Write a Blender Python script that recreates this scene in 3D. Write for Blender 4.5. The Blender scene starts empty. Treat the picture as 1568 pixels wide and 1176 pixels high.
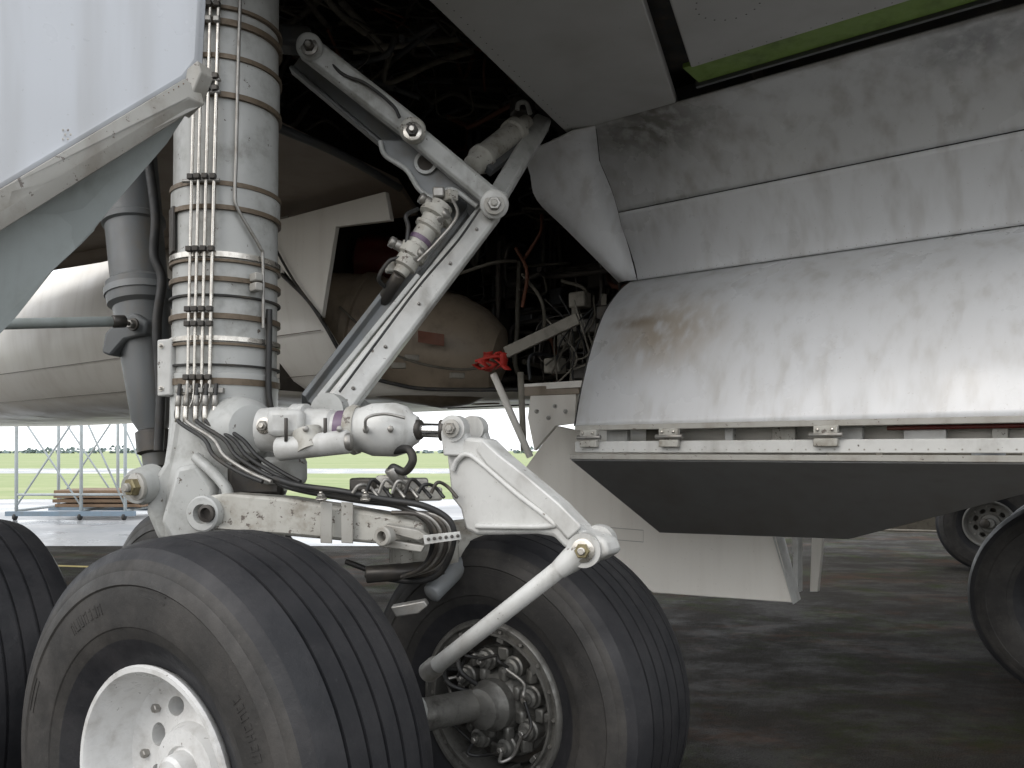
import bpy, bmesh, math, random
from mathutils import Vector, Matrix
random.seed(7)
scene=bpy.context.scene
V=Vector
H=1.5; FP=1220.0; CX=784.0; CY=690.0
# survey helpers: bearing / elevation readings + measured distance -> metres
def W(a,b,Y): return V(((a-CX)*Y/FP, Y, H+(CY-b)*Y/FP))
def WZ(a,b,z):
    Y=(z-H)*FP/(CY-b); return W(a,b,Y)
P0=V((.337,4.2,0)); Fv=V((.8,-.6,0)); Lv=V((.6,.8,0)); Z=V((0,0,1))
def G(s,l,z): 
    p=P0+Fv*s+Lv*l; return V((p.x,p.y,z))

# ---------------- materials
def newmat(n):
    m=bpy.data.materials.new(n); m.use_nodes=True
    nt=m.node_tree; b=nt.nodes["Principled BSDF"]; return m,nt,b
def mixn(nt,fac,a,b,mode='MIX'):
    n=nt.nodes.new('ShaderNodeMix'); n.data_type='RGBA'; n.blend_type=mode
    for i,v in ((0,fac),(6,a),(7,b)):
        if hasattr(v,'is_linked'): nt.links.new(v,n.inputs[i])
        else:
            n.inputs[i].default_value=v if i==0 else (v[0],v[1],v[2],1)
    return n.outputs[2]
def noise(nt,scale,detail=6,rough=.6,mp=None,dist=0):
    tc=nt.nodes.new('ShaderNodeTexCoord'); n=nt.nodes.new('ShaderNodeTexNoise')
    n.inputs['Scale'].default_value=scale; n.inputs['Detail'].default_value=detail
    n.inputs['Roughness'].default_value=rough; n.inputs['Distortion'].default_value=dist
    m=nt.nodes.new('ShaderNodeMapping'); nt.links.new(tc.outputs['Object'],m.inputs[0])
    if mp: m.inputs['Scale'].default_value=mp
    nt.links.new(m.outputs[0],n.inputs['Vector']); return n.outputs['Fac']
def ramp(nt,src,lo,hi,v0=0,v1=1):
    n=nt.nodes.new('ShaderNodeMapRange'); n.interpolation_type='SMOOTHSTEP'
    nt.links.new(src,n.inputs[0]); n.inputs[1].default_value=lo; n.inputs[2].default_value=hi
    n.inputs[3].default_value=v0; n.inputs[4].default_value=v1; return n.outputs[0]
def math_(nt,op,a,b):
    n=nt.nodes.new('ShaderNodeMath'); n.operation=op
    for i,v in enumerate((a,b)):
        if hasattr(v,'is_linked'): nt.links.new(v,n.inputs[i])
        else: n.inputs[i].default_value=v
    return n.outputs[0]
def paint(n,col,rough=.38,dirt=(.16,.13,.09),amt=.5,scale=2.5,streak=.4,chips=0,metal=0,bump=.02,spots=None,soft=False,smap=(9,9,.7)):
    m,nt,b=newmat(n)
    d=math_(nt,'MULTIPLY',ramp(nt,noise(nt,scale,3 if soft else 9,.5 if soft else .65),.4 if soft else .45,.8),amt)
    c=mixn(nt,d,col,dirt)
    if streak:
        s=math_(nt,'MULTIPLY',ramp(nt,noise(nt,1.0,3 if soft else 5,.55,smap),.42 if soft else .5,.8),streak)
        c=mixn(nt,s,c,tuple(x*.9 for x in dirt))
    if soft:
        c=mixn(nt,ramp(nt,noise(nt,70,3,.6),.66,.74,0,.35),c,dirt)
    if chips:
        k=ramp(nt,noise(nt,34,5,.7),.68-chips*.1,.71-chips*.1)
        c=mixn(nt,k,c,(.12,.1,.085))
    if spots:
        for (pos,rad,sc,scol,sa) in spots:
            tc=nt.nodes.new('ShaderNodeTexCoord'); mp=nt.nodes.new('ShaderNodeVectorMath'); mp.operation='SUBTRACT'
            nt.links.new(tc.outputs['Object'],mp.inputs[0]); mp.inputs[1].default_value=pos
            m2=nt.nodes.new('ShaderNodeVectorMath'); m2.operation='MULTIPLY'; nt.links.new(mp.outputs[0],m2.inputs[0]); m2.inputs[1].default_value=sc
            ln=nt.nodes.new('ShaderNodeVectorMath'); ln.operation='LENGTH'; nt.links.new(m2.outputs[0],ln.inputs[0])
            f=ramp(nt,ln.outputs['Value'],rad,0.0,0,1)
            f=math_(nt,'MULTIPLY',f,ramp(nt,noise(nt,1.0,4,.55,(16,16,.9)),.25,.6,.15,sa))
            c=mixn(nt,f,c,scol)
    nt.links.new(c,b.inputs['Base Color'])
    r=ramp(nt,noise(nt,scale*2,5),.3,.75,rough-.06,rough+.18); nt.links.new(r,b.inputs['Roughness'])
    b.inputs['Metallic'].default_value=metal
    if bump:
        bp=nt.nodes.new('ShaderNodeBump'); bp.inputs['Strength'].default_value=bump*6; bp.inputs['Distance'].default_value=.01
        nt.links.new(noise(nt,scale*1.3,4),bp.inputs['Height']); nt.links.new(bp.outputs[0],b.inputs['Normal'])
    return m
M={}
M['skin']=paint('fairing_white_paint',(.66,.67,.685),.3,dirt=(.3,.27,.23),amt=.2,scale=1.3,streak=.4,bump=.015,soft=True)
M['doorw']=paint('gear_door_white_paint',(.52,.54,.57),.3,dirt=(.3,.29,.27),amt=.3,scale=1.1,streak=.35,bump=.01,soft=True)
M['fair']=paint('upper_fairing_paint',(.6,.61,.615),.24,dirt=(.25,.22,.18),amt=.25,scale=1.3,streak=.5,bump=.012,soft=True,
   spots=[(tuple(WZ(1500,75,3.2)),.45,(1,1,3),(.03,.028,.025),1.0),(tuple(W(1000,190,4.1)),.5,(1,1,2.4),(.12,.11,.09),.9)])
M['door']=paint('door_white_paint',(.67,.68,.695),.3,amt=.15,scale=1.2,streak=.4,bump=.012,dirt=(.36,.33,.28),soft=True,smap=(12,12,.5),
   spots=[(tuple(W(985,497,4.3)),.25,(1,1,4.6),(.17,.12,.07),1),(tuple(W(1030,520,4.2)),.5,(1,1,1.5),(.38,.31,.23),.95)])
M['belly']=paint('belly_cream_paint',(.78,.75,.69),.35,dirt=(.4,.33,.26),amt=.2,scale=1.2,streak=.15,soft=True)
M['wingu']=paint('wing_grey_paint',(.42,.42,.41),.4,amt=.25,scale=2,streak=0,soft=True)
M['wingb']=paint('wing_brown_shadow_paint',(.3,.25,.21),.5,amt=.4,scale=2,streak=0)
M['gear']=paint('gear_grey_white_enamel',(.43,.435,.42),.36,dirt=(.11,.105,.08),amt=.65,scale=7,streak=.55,chips=.3)
M['white']=paint('gear_gloss_white',(.57,.57,.55),.3,dirt=(.15,.13,.1),amt=.5,scale=5,streak=.5,chips=.2)
M['worn']=paint('worn_chipped_enamel',(.44,.43,.39),.48,amt=.85,scale=11,streak=.5,chips=.85)
M['greyst']=paint('blue_grey_strut_paint',(.19,.2,.205),.42,amt=.5,scale=6,streak=.4)
M['dstrut']=paint('drag_strut_paint',(.12,.127,.13),.42,amt=.6,scale=5,streak=.5)
M['flange']=paint('door_flange_paint',(.33,.36,.355),.4,dirt=(.13,.15,.1),amt=.7,scale=3,streak=.4)
M['dgrey']=paint('dark_grey_paint',(.075,.08,.085),.4,amt=.4,scale=5)
M['under']=paint('door_inner_grey',(.28,.28,.28),.5,amt=.25,scale=2.2,streak=.2,soft=True)
M['edge']=paint('door_edge_metal',(.36,.35,.32),.35,amt=.6,scale=8,chips=.5)
M['steel']=paint('bright_steel',(.6,.57,.52),.28,amt=.35,scale=20,streak=0,metal=.9)
M['chrome']=paint('polished_chrome',(.85,.85,.85),.12,amt=.05,scale=20,streak=0,metal=1,bump=0)
M['alu']=paint('dull_aluminium',(.33,.32,.3),.42,amt=.6,scale=14,metal=.7,streak=0)
M['brake']=paint('grimy_brake_casting',(.2,.195,.18),.38,dirt=(.03,.027,.022),amt=.9,scale=18,metal=.55,streak=0,bump=.05)
M['dmetal']=paint('greasy_dark_metal',(.06,.055,.05),.4,amt=.5,scale=14,metal=.4,streak=0)
M['black']=paint('black_rubber_hose',(.018,.018,.018),.5,amt=.3,scale=10,streak=0)
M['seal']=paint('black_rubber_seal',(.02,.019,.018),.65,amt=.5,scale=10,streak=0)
M['band']=paint('rusty_clamp_band',(.15,.115,.08),.5,dirt=(.06,.045,.03),amt=.6,scale=25,metal=.3)
M['brass']=paint('brass_bolt',(.27,.23,.13),.42,amt=.6,scale=20,metal=.6,streak=0)
M['purple']=paint('purple_grease_band',(.15,.1,.16),.4,amt=.4,scale=20)
M['green']=paint('zinc_chromate_green',(.15,.24,.04),.5,amt=.5,scale=8,dirt=(.04,.04,.03),streak=0)
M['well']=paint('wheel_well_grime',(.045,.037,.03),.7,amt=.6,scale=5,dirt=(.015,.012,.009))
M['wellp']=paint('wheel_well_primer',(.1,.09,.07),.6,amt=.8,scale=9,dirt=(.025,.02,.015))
M['wellr']=paint('wheel_well_reddish_grime',(.13,.045,.022),.6,amt=.6,scale=7,dirt=(.03,.018,.012))
M['rack']=paint('rack_primer',(.26,.24,.2),.55,amt=.7,scale=9,dirt=(.05,.04,.03))
M['barrel']=paint('wheel_well_barrel_paint',(.26,.21,.155),.45,amt=.6,scale=5,dirt=(.08,.055,.035))
M['red']=paint('red_ribbon',(.5,.03,.02),.6,amt=.2,scale=9,streak=0)
M['dred']=paint('dark_red_pipe',(.14,.02,.015),.4,amt=.4,scale=9,streak=0)
M['label']=paint('dark_label',(.05,.045,.04),.5,amt=.3,scale=30,streak=0)
M['rimw']=paint('wheel_white_paint',(.66,.66,.65),.3,amt=.55,scale=9,streak=.15,chips=.2)
M['rimg']=paint('shaded_wheel_paint',(.2,.2,.19),.4,amt=.6,scale=9,streak=.15,chips=.2)  # shade on the far rims is put into this grey wheel paint
M['blue']=paint('stand_blue_paint',(.16,.22,.28),.45,amt=.4,scale=3)
M['stand']=paint('stand_pale_steel',(.36,.4,.41),.45,amt=.4,scale=3)
M['wood']=paint('weathered_timber',(.2,.13,.08),.7,amt=.5,scale=6,streak=0)
M['foliage']=paint('hazy_foliage',(.2,.25,.25),.9,amt=.4,scale=.3,dirt=(.14,.18,.17),streak=0,bump=0)  # pale blue-grey carries the distance haze in its colour
def rubber(n,c0,c1,rg):
    m,nt,b=newmat(n)
    c=mixn(nt,ramp(nt,noise(nt,5,8,.7),.35,.72),c0,c1)
    c=mixn(nt,ramp(nt,noise(nt,60,4,.7),.6,.75,0,.4),c,tuple(x*1.7 for x in c1))
    nt.links.new(c,b.inputs['Base Color']); b.inputs['Specular IOR Level'].default_value=.35
    nt.links.new(ramp(nt,noise(nt,9,5),.3,.7,rg,rg+.22),b.inputs['Roughness'])
    bp=nt.nodes.new('ShaderNodeBump'); bp.inputs['Strength'].default_value=.35; bp.inputs['Distance'].default_value=.004
    nt.links.new(noise(nt,45,6,.7),bp.inputs['Height']); nt.links.new(bp.outputs[0],b.inputs['Normal'])
    return m
M['rubber']=rubber('tyre_tread_rubber',(.015,.0155,.018),(.03,.029,.031),.42)
M['side']=rubber('tyre_sidewall_dusty_rubber',(.026,.025,.024),(.055,.051,.047),.48)
def asphalt():
    m,nt,b=newmat('weathered_asphalt')
    c=mixn(nt,ramp(nt,noise(nt,150,3,.75),.38,.68),(.014,.013,.011),(.075,.066,.055))
    c=mixn(nt,ramp(nt,noise(nt,1.1,10,.75,None,.4),.48,.66,0,.8),c,(.035,.045,.01))
    c=mixn(nt,ramp(nt,noise(nt,.8,10,.75,(1,1.7,1),.3),.5,.66,0,.8),c,(.075,.042,.026))
    nt.links.new(c,b.inputs['Base Color'])
    nt.links.new(ramp(nt,noise(nt,1.3,10,.75,(1,1.5,1)),.38,.6,.62,.95),b.inputs['Roughness'])
    b.inputs['Specular IOR Level'].default_value=.1
    bp=nt.nodes.new('ShaderNodeBump'); bp.inputs['Strength'].default_value=1; bp.inputs['Distance'].default_value=.018
    nt.links.new(noise(nt,85,4,.75),bp.inputs['Height']); nt.links.new(bp.outputs[0],b.inputs['Normal'])
    return m
M['asphalt']=asphalt()
def concrete():
    m,nt,b=newmat('damp_concrete')
    c=mixn(nt,ramp(nt,noise(nt,.5,7,.65),.35,.7),(.25,.26,.27),(.36,.36,.36))
    nt.links.new(c,b.inputs['Base Color']); nt.links.new(ramp(nt,noise(nt,.35,6),.35,.6,.15,.5),b.inputs['Roughness'])
    return m
M['conc']=concrete()
def grass():
    m,nt,b=newmat('grass_field')
    c=mixn(nt,ramp(nt,noise(nt,.08,8,.7,(1,4,1)),.35,.7),(.24,.3,.12),(.36,.38,.2))
    c=mixn(nt,ramp(nt,noise(nt,1.5,6,.7),.4,.7,0,.4),c,(.15,.22,.08))
    nt.links.new(c,b.inputs['Base Color']); b.inputs['Roughness'].default_value=.9
    return m
M['grass']=grass()
M['yellow']=paint('yellow_line_paint',(.55,.42,.08),.5,amt=.5,scale=4,streak=0)

# ---------------- geometry helpers
def empty(n):
    e=bpy.data.objects.new(n,None); scene.collection.objects.link(e); return e
def mk(n,vs,fs,mat,parent=None,sharp=35,bevel=0,solid=0,smooth=True):
    me=bpy.data.meshes.new(n); me.from_pydata([tuple(v) for v in vs],[],fs); me.update()
    bm=bmesh.new(); bm.from_mesh(me); bmesh.ops.recalc_face_normals(bm,faces=bm.faces); bm.to_mesh(me); bm.free()
    me.materials.append(M[mat])
    if smooth:
        for p in me.polygons: p.use_smooth=True
        me.set_sharp_from_angle(angle=math.radians(sharp))
    o=bpy.data.objects.new(n,me); scene.collection.objects.link(o)
    if parent: o.parent=parent
    if solid:
        md=o.modifiers.new('s','SOLIDIFY'); md.thickness=solid; md.offset=0
    if bevel:
        md=o.modifiers.new('b','BEVEL'); md.width=bevel; md.segments=2; md.limit_method='ANGLE'; md.harden_normals=False
    return o
def frame(ax):
    ax=ax.normalized(); up=Z if abs(ax.z)<.9 else V((0,-1,0))
    u=ax.cross(up).normalized(); w=u.cross(ax).normalized(); return ax,u,w
def lathe(n,o0,ax,prof,mat,parent=None,seg=32,sharp=35,closed=False):
    ax,u,w=frame(ax); vs=[];fs=[]
    k=len(prof)
    for a,r in prof:
        for i in range(seg):
            t=2*math.pi*i/seg; vs.append(o0+ax*a+(u*math.cos(t)+w*math.sin(t))*max(r,1e-4))
    for j in range(k if closed else k-1):
        for i in range(seg):
            a=j*seg+i; b=j*seg+(i+1)%seg; c=((j+1)%k)*seg+(i+1)%seg; d=((j+1)%k)*seg+i
            fs.append((a,b,c,d))
    if not closed:
        fs.append(tuple(range(seg))[::-1]); fs.append(tuple((k-1)*seg+i for i in range(seg)))
    return mk(n,vs,fs,mat,parent,sharp)
def rod(n,p,q,r,mat,parent=None,r2=None,seg=20,cap=.15):
    r2=r if r2 is None else r2; L=(q-p).length; c=min(r,r2)*cap
    return lathe(n,p,q-p,[(0,r-c),(c,r),(L-c,r2),(L,r2-c)],mat,parent,seg,50)
def turned(n,p,q,prof,mat,parent=None,seg=24):
    L=(q-p).length
    return lathe(n,p,q-p,[(t*L,r) for t,r in prof],mat,parent,seg)
def spline(pts,k=8):
    out=[]; P=[pts[0]*2-pts[1]]+pts+[pts[-1]*2-pts[-2]]
    for i in range(1,len(P)-2):
        a,b,c,d=P[i-1],P[i],P[i+1],P[i+2]
        for j in range(k):
            t=j/k; out.append(.5*((2*b)+(c-a)*t+(2*a-5*b+4*c-d)*t*t+(3*b-a-3*c+d)*t**3))
    out.append(pts[-1]); return out
def tube(n,pts,r,mat,parent=None,seg=10,sm=True):
    if sm and len(pts)>2: pts=spline(pts)
    vs=[];fs=[]; up=None
    for i,p in enumerate(pts):
        d=(pts[min(i+1,len(pts)-1)]-pts[max(i-1,0)]).normalized()
        if up is None: _,u,_w=frame(d)
        else:
            u=(up-d*up.dot(d)).normalized()
        up=u; w=d.cross(u)
        for k in range(seg):
            t=2*math.pi*k/seg; vs.append(p+(u*math.cos(t)+w*math.sin(t))*r)
    for j in range(len(pts)-1):
        for k in range(seg):
            fs.append((j*seg+k,j*seg+(k+1)%seg,(j+1)*seg+(k+1)%seg,(j+1)*seg+k))
    fs.append(tuple(range(seg))); fs.append(tuple((len(pts)-1)*seg+k for k in range(seg)))
    return mk(n,vs,fs,mat,parent,60)
def plate(n,pts,th,mat,parent=None,bevel=.004):
    k=len(pts); vs=list(pts)+[p+th for p in pts]
    fs=[tuple(range(k)),tuple(range(k,2*k))[::-1]]+[(i,(i+1)%k,k+(i+1)%k,k+i) for i in range(k)]
    return mk(n,vs,fs,mat,parent,30,bevel)
def prism(n,p,q,sec,mat,parent=None,side=None,s1=1,bevel=.004):
    ax=(q-p).normalized(); sd=side or V((0,-1,0)); u=ax.cross(sd).normalized(); w=u.cross(ax).normalized()
    k=len(sec); vs=[p+u*a+w*b for a,b in sec]+[q+u*a*s1+w*b*s1 for a,b in sec]
    fs=[tuple(range(k)),tuple(range(k,2*k))[::-1]]+[(i,(i+1)%k,k+(i+1)%k,k+i) for i in range(k)]
    return mk(n,vs,fs,mat,parent,30,bevel)
def box2(n,p,q,wd,dp,mat,parent=None,side=None,s1=1,bevel=.004):
    a=wd/2;b=dp/2; return prism(n,p,q,[(-a,-b),(a,-b),(a,b),(-a,b)],mat,parent,side,s1,bevel)
def ibeam(n,p,q,wd,dp,mat,parent=None,side=None,s1=1,t=.014):
    a=wd/2;b=dp/2
    return prism(n,p,q,[(-a,-b),(-a,b),(-a+t,b),(-a+t*1.6,t),(a-t*1.6,t),(a-t,b),(a,b),(a,-b),(a-t,-b),(a-t*1.6,-t),(-a+t*1.6,-t),(-a+t,-b)],mat,parent,side,s1,.003)
def block(n,c,sx,sy,sz,mat,parent=None,rot=0,bevel=.004):
    R=Matrix.Rotation(rot,3,'Z'); vs=[c+R@V((x*sx/2,y*sy/2,z*sz/2)) for x in(-1,1) for y in(-1,1) for z in(-1,1)]
    return mk(n,vs,[(0,1,3,2),(4,6,7,5),(0,4,5,1),(2,3,7,6),(0,2,6,4),(1,5,7,3)],mat,parent,30,bevel)
def sweep(n,prof,s0,s1,mat,parent,solid=.006,nseg=1,starts=None):
    vs=[];fs=[];k=len(prof)
    for j in range(nseg+1):
        for i,p in enumerate(prof):
            a=starts[i] if starts else s0; b=p[2] if len(p)>2 else s1
            vs.append(G(a+(b-a)*j/nseg,p[0],p[1]))
    for j in range(nseg):
        for i in range(k-1): fs.append((j*k+i,j*k+i+1,(j+1)*k+i+1,(j+1)*k+i))
    return mk(n,vs,fs,mat,parent,30,0,solid)
def sm2(prof,k=6):
    pts=spline([V((a,b,0)) for a,b in prof],k); return [(p.x,p.y) for p in pts]
def rivets(n,pts,nrm,r,mat,parent):
    vs=[];fs=[]; nrm=nrm.normalized(); _,u,w=frame(nrm)
    for p in pts:
        b=len(vs)
        for i in range(6):
            t=i*math.pi/3; vs.append(p+(u*math.cos(t)+w*math.sin(t))*r)
        vs.append(p+nrm*r*.5)
        for i in range(6): fs.append((b+i,b+(i+1)%6,b+6))
    return mk(n,vs,fs,mat,parent,60)
def bolt(n,c,ax,r,h,parent,mat='steel',hexm='alu'):
    lathe(n+'_washer',c,ax,[(0,r*.9),(0,r),(h*.3,r),(h*.35,r*.93)],mat,parent,24)
    lathe(n+'_nut',c+ax.normalized()*h*.3,ax,[(0,r*.66),(h*.55,r*.66),(h*.7,r*.58)],hexm,parent,6,20)
    lathe(n+'_pin',c+ax.normalized()*h*.3,ax,[(0,r*.33),(h,r*.33),(h*1.1,r*.25)],mat,parent,16)

# ---------------- camera, world, sun
cam=bpy.data.cameras.new('camera'); co=bpy.data.objects.new('camera',cam); scene.collection.objects.link(co)
co.location=(0,0,H); co.rotation_euler=(math.radians(90),0,0); cam.sensor_width=36; cam.lens=FP/1568*36; cam.shift_y=(CY-588)/1568
cam.clip_end=5000; cam.clip_start=.05; scene.camera=co
w=bpy.data.worlds.new('World'); scene.world=w; w.use_nodes=True; nt=w.node_tree
bg=nt.nodes['Background']; sky=nt.nodes.new('ShaderNodeTexSky'); sky.sky_type='NISHITA'; sky.sun_disc=False
EL,AZ=38,222
sky.sun_elevation=math.radians(EL); sky.sun_rotation=math.radians(AZ); sky.air_density=1; sky.dust_density=3
c=mixn(nt,.75,sky.outputs[0],(14.5,14.8,15.2)); nt.links.new(c,bg.inputs[0]); bg.inputs[1].default_value=.15
sl=bpy.data.lights.new('sun','SUN'); sl.energy=.6; sl.angle=math.radians(22); sl.color=(1,.96,.9)
so=bpy.data.objects.new('sun',sl); scene.collection.objects.link(so)
sd=V((math.sin(math.radians(AZ))*math.cos(math.radians(EL)),math.cos(math.radians(AZ))*math.cos(math.radians(EL)),math.sin(math.radians(EL))))
so.rotation_euler=sd.to_track_quat('Z','Y').to_euler()
scene.view_settings.view_transform='Standard'; scene.view_settings.look='None'; scene.view_settings.exposure=0

# ---------------- ground
def sheet(n,x0,x1,y0,y1,z,mat):
    return mk(n,[(x0,y0,z),(x1,y0,z),(x1,y1,z),(x0,y1,z)],[(0,1,2,3)],mat,None,smooth=False)
sheet('tarmac_ground',-1500,1500,-1500,2500,0,'asphalt')
mk('concrete_apron',[(-300,12.5,.004),(2.2,12.5,.004),(4.0,24.5,.004),(-300,24.5,.004)],[(0,1,2,3)],'conc',smooth=False)
sheet('grass',-1500,1500,24.5,2400,.008,'grass')
sheet('concrete_runway',-1500,1500,52,66,.012,'conc')
mk('painted_line',[(-9,10.9,.004),(-5.4,10.2,.004),(-5.4,10.32,.004),(-9,11.02,.004)],[(0,1,2,3)],'yellow',smooth=False)
tv=[];tf=[]
for i in range(900):
    x=random.uniform(-330,330); y=430+random.uniform(-8,8); hh=random.uniform(1.4,3.6)*(.75+.4*math.sin(x*.05)+.25*math.sin(x*.17))
    cz=random.uniform(0,max(hh,1.2)); b=len(tv); r=random.uniform(.8,2.0)
    q=Matrix.Rotation(random.uniform(0,6),3,'Z')@Matrix.Rotation(random.uniform(-1,1),3,'X')
    for vx in((-r,0,-r*.6),(r,0,-r*.5),(r*.3,0,r*.7),(-r*.6,r*.5,r*.4),(0,-r,0)): tv.append(V((x,y,cz))+q@V(vx))
    tf+=[(b,b+1,b+2),(b,b+2,b+3),(b,b+4,b+2),(b+1,b+4,b+3)]
mk('distant_treeline',tv,tf,'foliage',smooth=False)

# ---------------- wheels
def wheel(center,kind,R=.62,ang=36,rm='rimw'):
    WA=V((math.sin(math.radians(ang)),math.cos(math.radians(ang)),0))
    e=empty('aircraft_wheel'); k=R/.62
    T=[(-.165,.285),(-.185,.30),(-.2,.33),(-.222,.37),(-.231,.40),(-.2345,.403),(-.236,.412),(-.236,.425),(-.24,.47),(-.2365,.505),(-.2405,.51),(-.238,.52),(-.231,.54),(-.229,.543),(-.2275,.552),(-.218,.57),(-.2,.592),(-.198,.597),(-.18,.604)]
    tread=[]; gx=[-.125,-.06,0.0,.06,.125]
    for g in gx:
        rr=.6205-.25*g*g
        tread+=[(g-.0055,rr),(g-.004,rr-.011),(g+.004,rr-.011),(g+.0055,rr)]
    prof=T+tread+[(-a,r) for a,r in T[::-1]]
    prof=prof+[(.12,.27),(-.12,.27)]
    prof=[(a,r*k) for a,r in prof]
    ty=lathe('tyre',center,WA,prof,'rubber',e,112,22,closed=True)
    ty.data.materials.append(M['side'])
    axn=WA.normalized()
    for p in ty.data.polygons:
        if abs((p.center-center).dot(axn))>.214: p.material_index=1
    ax,u,w_=frame(WA)
    vs=[];fs=[]
    def emb(t,r,dt,dr,sg):
        b=len(vs)
        for h in(0,.0014):
            for (tt,r2) in((t,r),(t+dt,r),(t+dt,r+dr),(t,r+dr)):
                rr=r2*k
                a=-(.240-.066*abs(r2-.47)+h)
                vs.append(center+ax*(a*sg)+(u*math.cos(tt)+w_*math.sin(tt))*rr)
        fs.extend([(b+4,b+5,b+6,b+7),(b,b+1,b+5,b+4),(b+1,b+2,b+6,b+5),(b+2,b+3,b+7,b+6),(b+3,b,b+4,b+7)])
    for start in(.35,1.9,3.3,4.8):
        t=start
        for i in range(7):
            d=random.uniform(.022,.04)
            if random.random()<.55:
                emb(t,.445,.006,.03,1); emb(t+d-.006,.445,.006,.03,1); emb(t+.006,random.choice((.445,.458,.469)),d-.012,.006,1)
            else:
                emb(t,.445,.006,.03,1); emb(t+.006,.445,d*.6,.006,1); emb(t+.006,.469,d*.6,.006,1)
            t+=d+.016
    for start in(1.35,2.7,4.2,5.9):   # long raised mould ovals
        for rr in(.482,.499):
            for i in range(10): emb(start+i*.02,rr,.0205,.003,1)
    mk('sidewall_embossing',vs,fs,'side',e,smooth=False)
    if kind=='rim':
        pr=[(-.2,.302),(-.207,.297),(-.207,.285),(-.195,.276),(-.15,.266),(-.115,.258),(-.085,.245),(-.07,.222),(-.062,.2),(-.058,.15),(-.07,.125),(-.1,.112),(-.105,.07),(-.09,.06),(.02,.06),(.02,.2),(.0,.24),(.0,.283),(-.17,.284),(-.19,.3)]
        pr=[(a,r*k) for a,r in pr]
        o=lathe('rim',center,WA,pr,rm,e,72,30,closed=True)
        cv=[];cf=[]
        for i in range(9):
            t=2*math.pi*i/9; c0=center+(u*math.cos(t)+w_*math.sin(t))*.172*k; rad=(u*math.cos(t)+w_*math.sin(t)); tg=(-u*math.sin(t)+w_*math.cos(t))
            b=len(cv)
            for a in(-.2,.1):
                for j in range(16):
                    q=2*math.pi*j/16; cv.append(c0+ax*a+rad*math.cos(q)*.027+tg*math.sin(q)*.036)
            for j in range(16): cf.append((b+j,b+(j+1)%16,b+16+(j+1)%16,b+16+j))
            cf.append(tuple(b+j for j in range(16))); cf.append(tuple(b+16+j for j in range(16)))
        ct=mk('cutter',cv,cf,rm,None,smooth=False)
        md=o.modifiers.new('bool','BOOLEAN'); md.object=ct; md.solver='EXACT'; md.operation='DIFFERENCE'
        dg=bpy.context.evaluated_depsgraph_get(); me=bpy.data.meshes.new_from_object(o.evaluated_get(dg)); o.modifiers.clear(); o.data=me
        me.set_sharp_from_angle(angle=math.radians(30))
        bpy.data.objects.remove(ct,do_unlink=True)
        lathe('hub_cap',center,WA,[(-.15,.0),(-.148,.045),(-.14,.055),(-.1,.06),(-.08,.1)][::1],rm,e,32)
        for i in range(9):
            t=2*math.pi*(i+.5)/9; p=center+ax*-.06+(u*math.cos(t)+w_*math.sin(t))*.215
            lathe('rim_bolt_%d'%i,p,-ax,[(0,.013),(.018,.013),(.02,.01)],'alu',e,6)
        lathe('brake_disc_inside',center,WA,[(.03,.05),(.03,.26),(.2,.26),(.2,.05)],'dmetal',e,40)
        lathe('far_rim',center,WA,[(.2,.302),(.207,.29),(.19,.27),(.16,.265),(.16,.05)],'alu',e,48)
    else:
        lathe('rim_flange',center,WA,[(-.19,.303),(-.2,.3),(-.208,.292),(-.206,.282),(-.19,.278),(-.186,.262),(-.2,.258),(-.2,.25),(-.185,.245),(-.06,.24),(-.05,.22),(-.02,.26),(-.02,.3)],'brake',e,72,30,closed=True)
        lathe('brake_stack',center,WA,[(-.1,.05),(-.1,.225),(-.02,.225),(-.02,.05)],'dmetal',e,48)
        lathe('far_rim',center,WA,[(.2,.302),(.207,.29),(.19,.27),(.06,.265),(.06,.05)],rm,e,48)
        for i in range(9):
            t=2*math.pi*i/9; d=(u*math.cos(t)+w_*math.sin(t))
            box2('torque_key_%d'%i,center+d*.236-ax*.19,center+d*.236-ax*.08,.03,.016,'brake',e,side=d,bevel=.002)
        for i in range(18):
            t=2*math.pi*i/18; d=(u*math.cos(t)+w_*math.sin(t))
            lathe('rim_bolt_%d'%i,center+d*.268-ax*.186,-ax,[(0,.007),(.01,.007)],'alu',e,6)
        for i in range(8):
            t=2*math.pi*i/8+.3; d=(u*math.cos(t)+w_*math.sin(t)); tg=(-u*math.sin(t)+w_*math.cos(t))
            p=center+d*.155-ax*.1
            lathe('brake_piston_%d'%i,p,-ax,[(0,.04),(.05,.04),(.055,.034),(.07,.032),(.075,.022),(.085,.02)],'brake',e,20)
            lathe('piston_cap_%d'%i,p-ax*.085,-ax,[(0,.012),(.014,.012),(.017,.009)],'alu',e,6)
            p2=center+(u*math.cos(t+.8)+w_*math.sin(t+.8))*.155-ax*.1
            tube('brake_line_%d'%i,[p-ax*.09+d*.01,p-ax*.13+d*.03+tg*.02,(p+p2)/2-ax*.1+d*.045,p2-ax*.1+d*.01],.006,'alu' if i%3==0 else 'black',e,8)
            block('brake_lug_%d'%i,center+(u*math.cos(t+.39)+w_*math.sin(t+.39))*.175-ax*.125,.035,.045,.05,'brake',e,t,.008)
            block('brake_boss_%d'%i,center+(u*math.cos(t+.2)+w_*math.sin(t+.2))*.11-ax*.15,.04,.03,.05,'brake',e,t*2,.01)
        for i in range(3):
            t=2.2+i*.5; d=(u*math.cos(t)+w_*math.sin(t)); tube('brake_feed_%d'%i,[center+d*.08-ax*.2,center+d*.15-ax*.25,center+d*.22-ax*.2,center+d*.2-ax*.14],.009,'black',e,8)
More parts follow.
